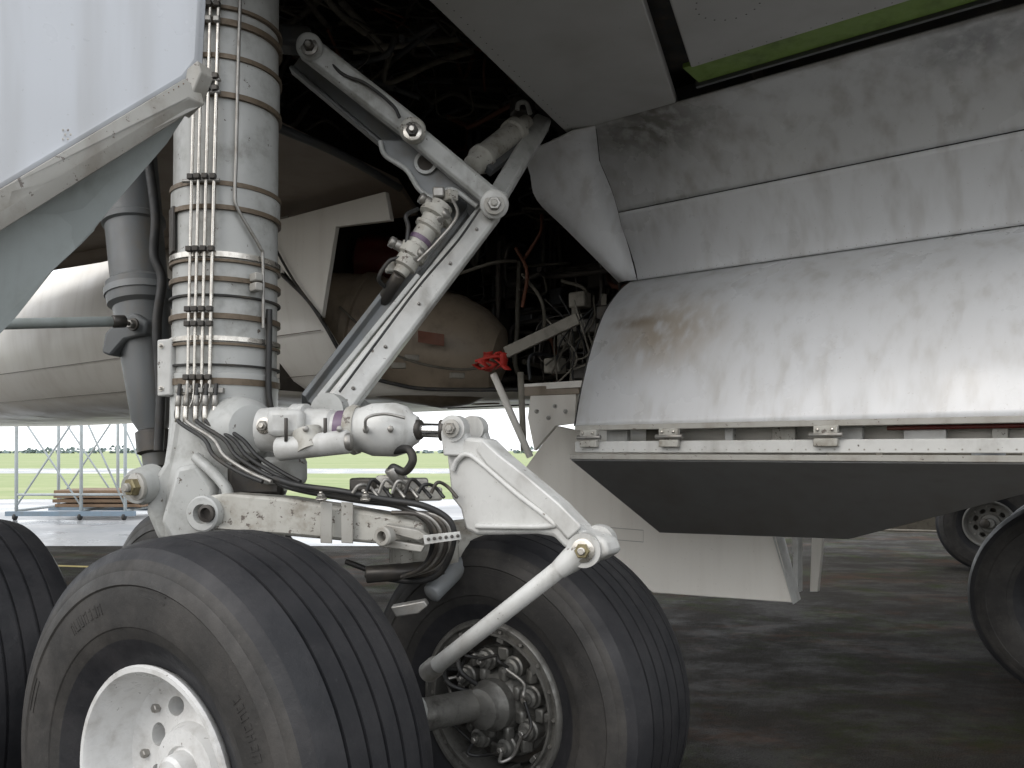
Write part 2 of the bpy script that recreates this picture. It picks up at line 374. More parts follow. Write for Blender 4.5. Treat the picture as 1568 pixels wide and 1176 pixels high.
        lathe('brake_housing',center,WA,[(-.17,.05),(-.165,.085),(-.15,.1),(-.11,.115),(-.105,.2),(-.09,.21)],'brake',e,40)
        lathe('axle_collar',center,WA,[(-.26,.05),(-.25,.07),(-.22,.075),(-.2,.09),(-.15,.09)],'brake',e,32)
    return e
WA=V((math.sin(math.radians(36)),math.cos(math.radians(36)),0))
A=V((-.835,2.24,.63)); B=V((.035,2.97,.60))
wheel(A,'rim',.64,31); wheel(B,'brake',.605)
A2=A+V((-1.28,.78,-.01)); B2=V((-1.5,3.95,.62))
wheel(A2,'rim'); wheel(B2,'brake')
C1=V((3.42,4.72,.62)); wheel(C1,'rim',rm='rimg'); wheel(C1+WA*1.12,'brake',rm='rimg')
wheel(V((5.95,9.9,.60)),'rim',.6,rm='rimg'); wheel(V((5.95,9.9,.6))+WA*1.12,'brake',.6,rm='rimg')

# ---------------- bogie
bo=empty('bogie_truck')
mid1=(A+B)/2; mid2=(A2+B2)/2
rod('front_axle',A+WA*.1,B-WA*.1,.055,'brake',bo); rod('rear_axle',A2+WA*.1,B2-WA*.1,.062,'alu',bo)
turned('bogie_beam',mid1,mid2,[(-.06,.06),(-.05,.1),(.05,.12),(.15,.1),(.4,.13),(.6,.13),(.85,.1),(.95,.12),(1.05,.1),(1.06,.06)],'gear',bo)
lathe('bogie_end_drum',W(600,850,2.85),W(760,830,3.0)-W(600,850,2.85),[(0,.05),(.01,.095),(.05,.1),(.055,.085),(.16,.085),(.17,.115),(.21,.12),(.22,.1),(.34,.1),(.36,.13),(.42,.13),(.43,.06)],'worn',bo,36)
lathe('bogie_end_ring',W(735,845,2.95),W(760,838,3.0)-W(735,845,2.95),[(0,.11),(.01,.12),(.05,.12),(.06,.11)],'dmetal',bo,36)

# ---------------- strut
st=empty('landing_gear_strut')
sb=V((-1.128,3.1,0)); stp=V((-1.10,3.1,3.9)); lean=(stp-sb)
def SP(z): return sb+lean*(z/3.9)
def sz(y): return H+(CY-y)*2.95/FP
pf=[(.5,.09),(.55,.12),(1.05,.12),(1.06,.2),(1.12,.225),(1.25,.235),(1.36,.228),(1.45,.215),(1.52,.205),(1.6,.2),(sz(598),.197),(sz(590),.2),(sz(572),.2),(sz(570),.192),(sz(325),.192),(sz(322),.2),(sz(288),.2),(sz(284),.192),(sz(152),.192),(sz(150),.196),(sz(96),.196),(sz(94),.19),(3.88,.19),(3.9,.1)]
lathe('strut_cylinder',sb,lean,pf,'gear',st,64,25)
for i,(y,hh,mt) in enumerate([(20,5,'band'),(42,9,'band'),(94,7,'band'),(152,8,'band'),(286,7,'band'),(322,7,'band'),(393,8,'steel'),(402,4,'band'),(430,7,'band'),(455,3,'seal'),(486,8,'band'),(520,7,'steel'),(528,4,'band'),(560,3,'seal'),(585,10,'band')]):
    a=sz(y+hh/2); h2=hh*2.95/FP
    lathe('clamp_band_%d'%i,SP(a),lean,[(0,.198),(0,.2045),(h2,.2045),(h2,.198)],mt,st,64)
def onf(px,y,r=.212):
    z=sz(y); c0=SP(z); dx=(px-340)*2.89/FP
    dx=max(-r*.98,min(r*.98,dx)); return V((c0.x+dx,c0.y-math.sqrt(r*r-dx*dx),z))
for i,(px,r) in enumerate([(313,.0055),(324,.0055),(336,.006),(348,.007)]):
    tube('hydraulic_line_%d'%i,[onf(px+10*(1-y/600)*1.0,y,.216) for y in(-40,100,200,300,400,500,600)]+[onf(px-4,625,.23)],r,'steel',st,10)
tube('hydraulic_line_4',[onf(388,-40,.216),onf(385,100,.216),onf(383,250,.216),onf(382,300,.216),onf(386,325,.216),onf(412,375,.216),onf(416,395,.216),onf(417,500,.216)],.0065,'alu',st,10)
tube('electrical_conduit',[onf(424,470,.222),onf(424,520,.222),onf(424,600,.222),onf(430,640,.23)],.012,'black',st,12)
for y in(22,45,130,148,280,388,478,500,580,600):
    for px in((312,323,335,347) if y<600 else (300,318,336,352,366)):
        p=onf(px+10*(1-y/600),y,.222); block('line_clamp',p,.022,.022,.02,'dmetal' if y%3 else 'alu',st,0,.003)
    if y in(148,280,600,130): rod('clamp_bar',onf(303,y+5,.222),onf(362,y+5,.222),.007,'alu',st)
for y in(425,440): block('pipe_bracket',onf(410,y,.225),.05,.03,.03,'edge',st,-.8)
block('data_plate',onf(273,350,.2),.012,.07,.17,'label',st,.58)
for i,px in enumerate((302,316,332,346,360)):
    tube('flex_hose_%d'%i,[onf(px,590,.226),onf(px,620,.238),onf(px+2,645,.25),W(px+10,672,2.79),W(px+26+i*2,698,2.76),W(px+62+i*2,722,2.72),W(px+100,738,2.68)],.0075,'alu' if i in(1,) else 'black',st,10)
    rod('hose_nut_%d'%i,onf(px,608,.236),onf(px,624,.241),.0115,'alu',st,seg=6)
    rod('hose_ferrule_%d'%i,onf(px,624,.240),onf(px+1,648,.249),.0095,'steel',st,seg=12)
tube('hose_run_upper',[W(420,732,2.7),W(460,744,2.65),W(520,752,2.62),W(590,765,2.6),W(650,775,2.58),W(690,800,2.58),W(692,840,2.6),W(670,880,2.66),W(630,890,2.75),W(560,880,2.8)],.011,'black',st,10)
tube('hose_run_lower',[W(410,730,2.72),W(450,748,2.68),W(540,765,2.65),W(610,775,2.62),W(655,800,2.6),W(662,840,2.62),W(640,875,2.7),W(590,880,2.8),W(530,860,2.85)],.010,'black',st,10)
for i in range(4):
    tube('brake_manifold_pipe_%d'%i,[W(600+i*6,785,2.6),W(640+i*8,788,2.58),W(664+i*8,808,2.58),W(668+i*7,840,2.6),W(650+i*6,868,2.66),W(615,884,2.72)],.0075,'alu' if i%2 else 'dmetal',st,10)
lathe('actuator_boss',W(350,660,3.0),W(405,655,2.78)-W(350,660,3.0),[(0,.13),(.1,.125),(.17,.11),(.2,.085),(.21,.04)],'gear',st,40)
plate('lower_yoke',[W(a,b,2.93) for a,b in((262,640),(300,640),(322,700),(350,740),(350,815),(300,835),(240,828),(222,785),(226,745),(252,705))],V((0,.2,0)),'gear',st,.02)
plate('yoke_web',[W(a,b,2.84) for a,b in((268,715),(300,708),(330,745),(318,820),(262,832),(244,800))],V((0,.1,0)),'gear',st,.02)
tube('casting_rib',[W(300,700,2.86),W(325,722,2.82),W(345,745,2.8),W(350,760,2.8)],.02,'gear',st)
block('upper_yoke_block',W(435,720,2.95),.16,.16,.1,'gear',st,.3,.02)
block('dark_yoke_joint',W(395,735,2.95),.2,.12,.12,'dmetal',st,.1,.02)
lathe('pivot_bolt_housing',W(235,738,3.0),W(196,752,2.86)-W(235,738,3.0),[(0,.07),(.08,.068),(.1,.06),(.11,.055)],'gear',st,30)
bolt('pivot_bolt',W(212,745,2.86),V((-.5,-.86,-.05)),.05,.04,st,'edge','brass')
plate('junction_box',[W(a,b,2.95) for a,b in((240,520),(262,518),(262,605),(240,607))],V((.03,.07,0)),'white',st,.006)
for b in(530,595): bolt('box_screw',W(247,b,2.95),V((0,-1,0)),.01,.01,st)
plate('torque_beam',[W(303,775,2.74),W(312,760,2.74),W(340,756,2.72),W(430,762,2.7),W(520,776,2.66),W(600,790,2.62),W(648,800,2.6),W(648,836,2.6),W(560,832,2.64),W(450,822,2.7),W(345,812,2.72),W(315,812,2.74),W(303,800,2.74)],V((.03,.11,0)),'worn',st,.012)
lathe('torque_beam_eye',W(318,786,2.74),V((-.25,-1,0)),[(0,.062),(.03,.062),(.035,.056),(.035,.034),(.0,.03)],'gear',st,36)
lathe('torque_beam_pin',W(318,786,2.7),V((-.25,-1,0)),[(0,.03),(.012,.03),(.014,.02),(.0,.016)],'dmetal',st,24)
for a in(500,532): plate('beam_strap',[W(a-9,768,2.63),W(a+9,770,2.63),W(a+9,832,2.63),W(a-9,831,2.63)],V((0,-.006,0)),'edge',st,.002)
for a in(492,560): bolt('beam_bolt',W(a,765,2.6),V((0,-.3,1)),.018,.02,st)
plate('clevis_top',[W(590,803,2.55),W(640,812,2.52),W(655,822,2.52),W(640,828,2.52),W(590,815,2.55)],V((0,.06,0)),'edge',st)
plate('clevis_bottom',[W(590,826,2.55),W(650,836,2.52),W(645,846,2.52),W(588,838,2.55)],V((0,.06,0)),'edge',st)
lathe('clevis_eye',W(594,820,2.52),V((-.5,-1,0)),[(0,.03),(.03,.032),(.035,.028),(.035,.017),(0,.015)],'edge',st,28); rod('clevis_pin',W(596,820,2.56),W(594,820,2.5),.0165,'dmetal',st)
plate('perforated_bracket',[W(648,820,2.5),W(704,814,2.5),W(706,826,2.5),W(650,834,2.5)],V((0,.01,0)),'white',st,.001)
for i in range(6): rod('bracket_hole_disc',W(656+i*9,825.5-i,2.499),W(656+i*9,825.5-i,2.495),.0055,'label',st,seg=12)  # small dark discs paint the shade of the bracket's holes
for a,b,c_ in((560,742,'dmetal'),(600,738,'worn'),(635,742,'alu'),(575,757,'alu'),(655,756,'worn'),(620,756,'dmetal')):
    block('valve_block',W(a,b,2.68),.09,.07,.045,c_,st,random.uniform(-.4,.4),.008)
for i in range(7):
    a=540+i*20; tube('valve_pipe',[W(a,755,2.6),W(a+10,738+random.uniform(-6,6),2.6),W(a+25,745,2.62),W(a+40,762,2.6)],.006,random.choice(('alu','dmetal','black')),st,8)
plate('tow_fitting',[W(598,930,2.55),W(650,920,2.55),W(655,928,2.55),W(640,940,2.55),W(606,945,2.55)],V((0,.05,0)),'alu',st)
rod('dark_link',W(560,880,2.75),W(680,870,2.8),.03,'dmetal',st)
rod('oleo_link',W(660,910,2.75),W(720,850,2.9),.035,'greyst',st)

# ---------------- rear drag strut
ds=empty('drag_strut')
p=W(190,180,3.7); q=W(240,715,3.5)
turned('drag_tube',p,q,[(0,.125),(.3,.125),(.305,.135),(.32,.135),(.325,.122),(.48,.12),(.49,.14),(.52,.145),(.55,.14),(.56,.12),(.6,.115),(.75,.1),(.87,.085),(.9,.06),(1,.055)],'dstrut',ds,40)
turned('drag_tube_ring',p,q,[(.505,.13),(.507,.15),(.525,.15),(.527,.13)],'greyst',ds,40)
turned('drag_tube_end',p,q,[(.9,.06),(.905,.075),(.96,.075),(.965,.06)],'dmetal',ds,30)
tube('drag_cable',[W(218,170,3.45),W(228,250,3.42),W(238,330,3.4),W(236,390,3.4),W(248,430,3.4),W(240,500,3.4),W(246,600,3.38),W(243,690,3.36)],.02,'black',ds)
plate('drag_lug',[W(a,b,3.44) for a,b in((180,488),(205,478),(225,492),(222,512),(190,520),(168,545),(155,540),(160,510))],V((.02,.1,0)),'dstrut',ds,.01)
bolt('drag_lug_bolt',W(205,497,3.42),V((-.3,-1,0)),.028,.03,ds,'dmetal','alu')
lr=empty('door_link_rod'); rod('rod_tube',W(-200,501,2.75),W(186,492,3.3),.021,'flange',lr); rod('rod_end',W(172,492.4,3.27),W(192,492,3.31),.026,'dmetal',lr)

# ---------------- braces
br=empty('side_brace')
cs=lambda w_,d: [(-w_/2,-d/2),(-w_/2,d/2-.012),(-w_/2+.012,d/2),(w_/2-.012,d/2),(w_/2,d/2-.012),(w_/2,-d/2)]
prism('lower_brace_front',W(505,640,3.0),W(752,322,3.55),cs(.112,.07),'white',br,s1=.95)
ibeam('lower_brace_rear',W(478,622,3.15),W(722,300,3.75),.1,.1,'greyst',br,t=.018)
box2('lower_brace_lip',W(488,612,3.02),W(640,425,3.33),.02,.05,'gear',br)
lathe('brace_foot_lug',W(500,628,2.95),V((.2,1,0)),[(0,.05),(.0,.065),(.3,.065),(.3,.05)],'gear',br,30)
prism('upper_brace_a',W(470,72,3.35),W(632,198,3.42),cs(.1,.06),'gear',br)
prism('upper_brace_b',W(628,200,3.42),W(757,308,3.48),cs(.085,.06),'gear',br,s1=1.05)
ibeam('upper_brace_rear',W(455,95,3.55),W(640,250,3.65),.1,.08,'greyst',br)
rod('elbow_pin',W(632,200,3.36),W(634,199,3.6),.055,'worn',br,seg=28); bolt('elbow_bolt',W(632,202,3.35),V((0,-1,0)),.04,.03,br,'steel','dmetal')
rod('upper_end_pin',W(474,72,3.3),W(476,72,3.6),.055,'gear',br,seg=28); bolt('upper_end_bolt',W(474,72,3.3),V((0,-1,0)),.036,.025,br,'alu','dmetal'); block('upper_end_fork',W(452,62,3.45),.14,.12,.09,'dgrey',br,.2,.02)
tube('upper_brace_hose',[W(480,60,3.36),W(520,110,3.34),W(560,128,3.34),W(600,160,3.34),W(612,180,3.34)],.007,'black',br,8)
plate('brace_web',[W(a,b,3.5) for a,b in((580,214),(640,214),(700,268),(745,308),(728,318),(690,292),(662,304),(640,292),(622,262),(588,240))],V((0,.03,0)),'greyst',br,.006)
tube('brace_web_rim',[W(582,216,3.48),W(590,238,3.48),W(622,260,3.48),W(642,290,3.48),W(664,302,3.48),W(692,290,3.48),W(730,316,3.48)],.011,'gear',br)
lathe('web_hole_rim',W(652,250,3.495),V((0,-1,0)),[(0,.05),(.012,.05),(.012,.036),(.002,.034)],'gear',br,28); lathe('web_dark_disc',W(652,250,3.492),V((0,-1,0)),[(0,.034),(.001,.034)],'well',br,28)  # dark disc paints the hole's shade onto the web
rod('apex_joint',W(757,313,3.42),W(757,313,3.66),.062,'white',br,seg=36); bolt('apex_bolt',W(757,313,3.42),V((0,-1,0)),.045,.025,br,'edge','alu')
rod('apex_joint_rear',W(735,318,3.62),W(735,318,3.8),.06,'greyst',br,seg=30)
prism('top_link',W(762,300,3.62),W(830,186,4.2),cs(.085,.06),'gear',br,s1=1.1)
turned('jack_body',W(722,256,3.72),W(806,188,4.1),[(0,.03),(.02,.05),(.12,.055),(.15,.068),(.2,.068),(.22,.06),(.7,.06),(.72,.07),(.8,.07),(.82,.05),(1,.04)],'worn',br,30)
box2('jack_rail',W(748,262,3.75),W(818,206,4.1),.04,.04,'dgrey',br)
block('top_fork',W(800,165,4.2),.12,.1,.1,'dmetal',br,.4,.02); tube('top_hook',[W(812,175,4.1),W(806,158,4.1),W(795,158,4.1),W(792,168,4.1)],.012,'gear',br)
for t in (.12,.3,.5,.7,.88): 
    c0=W(505,640,3.0).lerp(W(752,322,3.55),t); bolt('brace_bolt_%d'%int(t*100),c0+V((.012,-.036,0)),V((0,-1,0)),.009,.008,br,'alu','dmetal')
tube('brace_cable',[W(520,600,2.98),W(580,520,3.1),W(640,440,3.22),W(700,370,3.36),W(735,320,3.42)],.005,'black',br,6)
ac=empty('downlock_actuator')
pa=W(678,312,3.38); pb=W(612,420,3.32)
turned('actuator_body',pa,pb,[(0,.025),(.02,.05),(.1,.052),(.12,.07),(.2,.07),(.22,.05),(.3,.047),(.32,.058),(.36,.058),(.38,.046),(.62,.046),(.64,.06),(.76,.062),(.78,.048),(.9,.05),(.92,.035),(1,.03)],'worn',ac,28)
turned('actuator_band',pa,pb,[(.5,.044),(.502,.0485),(.56,.0485),(.562,.044)],'purple',ac)
for t,s_ in((.08,-.06),(.3,.06),(.7,-.07),(.85,.06)):
    c0=pa.lerp(pb,t); rod('port_%d'%int(t*100),c0,c0+V((s_,-.03,.03)),.022,'alu',ac,seg=12); rod('port_nut_%d'%int(t*100),c0+V((s_,-.03,.03)),c0+V((s_*1.3,-.04,.04)),.024,'alu',ac,seg=6)
tube('actuator_hose',[W(640,320,3.35),W(622,330,3.3),W(625,350,3.3),W(618,390,3.3),W(596,400,3.3),W(580,425,3.3),W(590,440,3.35)],.009,'black',ac)
tube('actuator_hose_b',[W(690,300,3.35),W(700,330,3.3),W(670,370,3.28),W(640,400,3.28)],.007,'alu',ac)
for pt in((672,296),(690,300),(660,318),(612,402),(600,410)): block('actuator_fitting',W(pt[0],pt[1],3.36),.05,.05,.045,random.choice(('worn','alu','gear')),ac,random.random(),.008)
rod('actuator_lower_rod',pb,W(585,462,3.4),.028,'dmetal',ac)

# ---------------- steering actuator
sa=empty('hydraulic_actuator')
p=W(400,658,2.78); q=W(640,658,2.7)
turned('cylinder',p,q,[(0,.05),(.01,.075),(.12,.08),(.2,.078),(.22,.09),(.3,.09),(.31,.075),(.46,.07),(.48,.06),(.55,.06),(.57,.075),(.6,.082),(.64,.075),(.67,.08),(.72,.09),(.86,.092),(.93,.08),(.97,.055),(1,.045)],'white',sa,40)
turned('purple_band',p,q,[(.50,.061),(.502,.066),(.56,.066),(.562,.06)],'purple',sa,40)
turned('beige_band',p,q,[(.565,.07),(.567,.079),(.6,.087),(.63,.082)],'worn',sa,40)
rod('lower_tube',W(425,688,2.66),W(535,676,2.62),.04,'white',sa); rod('lower_tube_end',W(528,677,2.61),W(540,676,2.61),.03,'alu',sa)
turned('valve_body',W(470,660,2.66),W(478,690,2.64),[(0,.05),(1,.05)],'worn',sa); block('valve_cap',W(440,648,2.68),.12,.09,.09,'white',sa,.1,.02)
rod('piston_rod',q-V((.03,0,0)),W(690,660,2.66),.024,'chrome',sa); rod('rod_collar',W(634,658,2.69),W(646,658,2.68),.034,'dmetal',sa); rod('rod_collar_b',W(672,659,2.66),W(684,659,2.66),.036,'dmetal',sa)
bolt('cyl_end_bolt',W(405,652,2.7),V((-.2,-1,0)),.028,.02,sa)
for a in(468,520,560,598): rod('cyl_port_%d'%a,W(a,660,2.65),W(a,656,2.595),.010,'alu',sa,seg=8)
for a in(440,500): rod('cyl_strap_%d'%a,W(a-2,640,2.62),W(a-2,676,2.62),.006,'dmetal',sa)
tube('cyl_hose',[W(560,660,2.6),W(562,640,2.58),W(590,634,2.6),W(620,640,2.6)],.005,'alu',sa)
tube('cyl_hose_black',[W(605,690,2.68),W(625,688,2.62),W(632,705,2.6),W(620,722,2.62),W(602,716,2.64),W(600,728,2.65),W(612,742,2.66)],.014,'black',sa)
rod('elbow_fitting',W(598,716,2.64),W(612,738,2.66),.024,'alu',sa)

# ---------------- bellcrank arm
bc=empty('bellcrank_arm')
def yb(a): return 2.66-.36*(a-690)/210
plate('arm_body',[W(a,b,yb(a)) for a,b in((680,672),(700,668),(738,672),(762,696),(800,728),(850,770),(890,812),(925,826),(932,848),(908,862),(880,852),(862,838),(846,822),(820,818),(730,820),(712,812),(704,780),(690,762),(686,720))],V((.05,.07,0)),'white',bc,.012)
plate('arm_front_flange',[W(a,b,yb(a)-.015) for a,b in((738,672),(762,694),(806,728),(856,770),(892,806),(870,828),(838,792),(790,752),(744,712),(728,690))],V((0.0,.03,0)),'white',bc,.008)
tube('arm_recess_rim',[W(693,720,2.64),W(700,705,2.63),W(716,696,2.6),W(740,712,2.57),W(790,755,2.48),W(842,796,2.39),W(836,806,2.4),W(730,806,2.58)],.009,'white',bc)
for a in(0,1):
    c0=W(692+a*30,656,2.62+.12*a)
    lathe('upper_lug_%d'%a,c0,V((.35,1,0)),[(0,.03),(0,.044),(.05,.044),(.05,.03)],'white',bc,32)
    plate('upper_lug_web_%d'%a,[c0+V((-.04,0.004,-.0)),c0+V((.04,.004,0)),c0+V((.07,.004,-.09)),c0+V((-.03,.004,-.09))],V((.015,.045,0)),'white',bc,.006)
bolt('upper_lug_bolt',W(691,656,2.61),V((-.35,-1,0)),.03,.018,bc,'edge','alu')
c0=W(893,843,2.27); lathe('lower_lug',c0,V((.35,1,0)),[(0,.04),(0,.05),(.06,.05),(.06,.04)],'white',bc,36); lathe('lower_lug_rear',c0+V((.05,.1,.01)),V((.35,1,0)),[(0,.04),(0,.052),(.05,.052),(.05,.04)],'white',bc,36)
bolt('lower_lug_bolt',c0,V((-.35,-1,0)),.034,.02,bc,'steel','brass')
bolt('lower_lug_small_bolt',W(920,838,2.3),V((0,-1,0)),.014,.012,bc)
rod('brake_rod',W(868,862,2.3),W(668,1020,2.56),.0265,'white',bc,seg=28)
turned('brake_rod_end',W(893,843,2.3),W(855,873,2.31),[(0,.04),(.5,.036),(1,.028)],'white',bc)
turned('brake_rod_lower_end',W(672,1016,2.56),W(655,1030,2.6),[(0,.028),(.3,.034),(1,.034)],'alu',bc)

# ---------------- gear door upper left
gd=empty('landing_gear_door')
plate('door_skin',[W(-260,-90,1.95),W(304,-90,2.5),W(305,0,2.5),W(300,92,2.5),W(280,118,2.47),W(0,285,2.12),W(-260,440,1.9)],V((.012,.03,0)),'doorw',gd,.006)
plate('door_edge_channel',[W(281,120,2.46),W(290,150,2.46),W(270,160,2.44),W(0,325,2.1),W(-260,485,1.88),W(-260,443,1.88),W(0,288,2.1)],V((.03,.05,0)),'edge',gd,.004)
plate('door_inner_flange',[W(278,158,2.5),W(240,215,2.5),W(200,262,2.46),W(148,318,2.4),W(136,330,2.4),W(128,350,2.38),W(100,378,2.33),W(60,415,2.28),W(0,485,2.2),W(-260,760,2.0),W(-260,490,1.95),W(0,328,2.17)],V((.02,.03,0)),'flange',gd,.006)
plate('door_corner_bracket',[W(a,b,2.48) for a,b in((278,112),(302,92),(308,110),(292,150),(270,172),(262,150))],V((.02,.05,0)),'edge',gd,.004)
rivets('door_rivets',[W(281,128,2.455).lerp(W(-260,460,1.875),i/55) for i in range(56)],V((-.2,-1,0)),.003,'band',gd)
for i in range(12): bolt('door_bolt_%d'%i,W(262-i*22,172+i*13.4,2.44-.028*i),V((0,-1,-.2)),.006,.006,gd)
rivets('door_flush_fasteners',[W(100+8*math.cos(t*1.05),206+8*math.sin(t*1.05),2.24) for t in range(6)]+[W(100,206,2.24)],V((-.2,-1,0)),.004,'edge',gd)

# ---------------- fuselage
fu=empty('aircraft_fuselage')
def sS(l): # start station of the fairing skin (straight seam)
    return .12*max(0,1-l/.25)+ .05*max(0,(l-.5)/.1)
up=sm2([(.03,3.2),(.2,3.13),(.36,3.0),(.46,2.87)]); mid=sm2([(.462,2.864),(.53,2.72),(.58,2.58),(.598,2.495)])
sweep('upper_fairing_panel',up,0,5.5,'fair',fu,.008,6,[sS(l) for l,z in up])
sweep('mid_fairing_panel',mid,.0,5.5,'skin',fu,.008,6,[sS(l) for l,z in mid])
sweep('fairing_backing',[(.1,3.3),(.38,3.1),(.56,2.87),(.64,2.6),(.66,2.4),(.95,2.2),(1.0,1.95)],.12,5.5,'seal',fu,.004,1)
rp=sm2([(.03,3.2),(.2,3.13),(.36,3.0),(.46,2.87),(.53,2.72),(.598,2.495)],4)
Lft=spline([W(852,212,4.27),W(808,236,4.4),W(812,268,4.46),W(822,306,4.54),W(868,352,4.64),W(948,432,4.72)],4)
R=[G(sS(l)-.006,l,z) for l,z in rp]; nvs=[];nfs=[]
for i in range(len(R)):
    nvs+= [R[i],R[i].lerp(Lft[i],.5)+V((-.012,-.02,0)),Lft[i]]
for i in range(len(R)-1):
    for j in(0,1): nfs.append((i*3+j,i*3+j+1,i*3+j+4,i*3+j+3))
mk('fairing_nose',nvs,nfs,'skin',fu,60,0,.01)
rivets('nose_rivets',[G(sS(l)-.03,l-.004,z)+V((-.004,-.012,0)) for l,z in sm2([(.1,3.18),(.2,3.13),(.36,3.0),(.46,2.87),(.53,2.72),(.598,2.51)],8)],V((-.5,-1,-.2)),.0035,'band',fu)
for (l,z) in ((.452,2.885),(.478,2.84),(.592,2.51)):
    rivets('seam_rivets',[G(.04+i*.045,l-.006,z) for i in range(110)],V((-.6,-.8,-.3)),.0024,'edge',fu)
for s_ in(2.6,): sweep('panel_joint_%d'%int(s_*10),[(l-.0052,z) for l,z in mid],s_,s_+.002,'band',fu,.001)
lp=[(3.6,1.98,-.8),(1.2,1.9,-.8),(.75,1.9,-.8),(.55,1.925,-1.5),(.42,1.96,-1.72),(.28,2.03,-1.9),(.15,2.16,-1.98),(.06,2.35,-2.05),(.02,2.55,-2.2),(.0,2.75,-2.45),(.03,3.0,-2.5),(.1,3.3,-2.5)]
sweep('forward_belly_skin',lp,-14,0,'belly',fu,.01,8)
rimp=[G(s,l,z) for l,z,s in lp[1:10]]
tube('well_rim_seal',[p+V((-.01,-.02,0)) for p in rimp],.014,'seal',fu)
tube('belly_seam',[G(s,.045,2.33)+V((0,-.008,0)) for s in(-14,-8,-4,-2.1)],.003,'band',fu,6)
tube('belly_seam_low',[G(s,.23,2.05)+V((0,-.01,0)) for s in(-14,-8,-4,-2)],.0025,'band',fu,6)
plate('well_side_panel',[W(395,345,5.7),W(590,293,5.0),W(598,337,4.98),W(514,347,5.25),W(492,486,5.3),W(395,365,5.7)],V((.02,.03,0)),'belly',fu,.004)
tube('panel_edge_seal',[W(415,368,5.55),W(450,430,5.4),W(492,486,5.27)],.009,'seal',fu)
def slab(n,pts,z0,z1,mat): return plate(n,[V((p.x,p.y,z0)) for p in pts],V((0,0,z1-z0)),mat,fu,0)
slab('belly_floor',[G(-.8,.6,0),G(.9,.6,0),G(.9,4,0),G(-.8,4,0)],1.89,1.93,'belly')
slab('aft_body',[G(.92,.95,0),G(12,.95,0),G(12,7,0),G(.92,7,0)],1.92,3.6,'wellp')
dp=sm2([(.602,2.488),(.47,2.41),(.3,2.26),(.17,2.06),(.07,1.84),(.0,1.63)],8)
dr=empty('curved_fuselage_door'); sweep('door_shell',dp,0,5.5,'door',dr,.012,6)
tube('door_edge_seal',[G(-.006,l,z) for l,z in dp],.007,'seal',dr)
mk('door_end_cap',[G(.0,l,z) for l,z in dp]+[G(.0,.66,2.4),G(.0,.3,1.63)],[tuple(range(len(dp)+2))],'wellp',dr,smooth=False)
plate('door_bottom_lip',[G(0,-.012,1.632),G(5.5,-.012,1.632),G(5.5,-.012,1.605),G(0,-.012,1.605)],Lv*.05,'edge',dr,.003)
rivets('door_lower_rivets',[G(.03+i*.05,.004,1.66) for i in range(100)],V((-.6,-.8,.1)),.0022,'edge',dr)
bd=empty('lower_bay_door')
plate('hinge_rail',[G(-.0,-.01,1.548),G(5.5,-.01,1.548),G(5.5,-.01,1.49),G(0,-.01,1.49)],Lv*.04,'white',bd,.004)
plate('hinge_rail_lip',[G(-.02,-.03,1.482),G(5.5,-.03,1.482),G(5.5,-.03,1.455),G(-.02,-.03,1.455)],Lv*.04,'edge',bd,.003)
plate('bottom_panel',[G(-.02,-.02,1.45),G(5.5,-.02,1.45),W(2200,740,2.6),W(1568,757,3.3),W(1300,826,3.95),W(1010,816,4.45)],V((.01,.02,.02)),'under',bd,.004)
for i,s_ in enumerate((.1,.55,1.28,2.3)):
    for dz in(1.59,1.535): block('hinge_lug_%d'%i,G(s_,-.03,dz),.1,.03,.035,'worn',bd,-.6435,.004)
    rod('hinge_pin_%d'%i,G(s_-.07,-.035,1.568),G(s_+.07,-.035,1.568),.011,'alu',bd)
    for ss in(-.03,.03): rod('hinge_bolt',G(s_+ss,-.045,1.59),G(s_+ss,-.055,1.59),.007,'steel',bd,seg=6)
for i in range(14):
    s_=.15+i*.3+random.uniform(-.05,.05); block('slot_bracket',G(s_,.12,1.59),random.uniform(.04,.16),.04,.12,random.choice(('worn','dmetal','wellp','white')),bd,-.6435,.003)
tube('slot_red_pipe',[G(1.5,.08,1.595),G(3,.08,1.6),G(5,.08,1.6)],.01,'dred',bd); sweep('slot_back',[(.2,1.64),(.2,1.50)],.0,5.5,'belly',bd,.003)
rivets('rail_rivets',[G(.05+i*.06,-.012,1.505) for i in range(85)],V((-.6,-.8,0)),.004,'edge',bd)
hd=empty('added_dark_door')
plate('door_panel',[W(850,652,5.45),W(905,664,5.35),W(1300,640,4.6),W(1185,815,4.85),W(1214,923,4.82),W(1000,908,5.2),W(925,850,5.3),W(800,722,5.5)],Lv*.05,'belly',hd,.006)
plate('door_end_fin',[W(1183,822,4.84),W(1196,822,4.88),W(1222,920,4.86),W(1214,926,4.81)],Lv*.06,'white',hd,.003)
plate('door_rear_fin',[W(1212,800,5.3),W(1222,800,5.3),W(1222,908,5.3),W(1215,908,5.3)],Lv*.1,'white',hd,.003)
plate('door_rear_fin_b',[W(1244,800,5.6),W(1262,800,5.6),W(1252,906,5.6),W(1240,906,5.6)],Lv*.05,'belly',hd,.003)
tube('door_stencil_frame',[W(912,806,5.24),W(985,812,5.1),W(985,830,5.1),W(912,824,5.24),W(912,806,5.24)],.0022,'edge',hd,6,sm=False)
hd2=empty('added_dark_door')  # extra dark door added to block the bright far background
plate('door_panel',[V((3.9,12.2,1.93)),V((9.6,10.6,1.93)),V((9.6,10.6,.4)),V((8.8,10.8,.32)),V((4.3,12.1,.32)),V((3.9,12.2,.6))],V((.02,.06,0)),'wellp',hd2,.006)
tube('door_edge_seal',[V((4.3,12.08,.33)),V((8.8,10.78,.33))],.02,'rack',hd2)
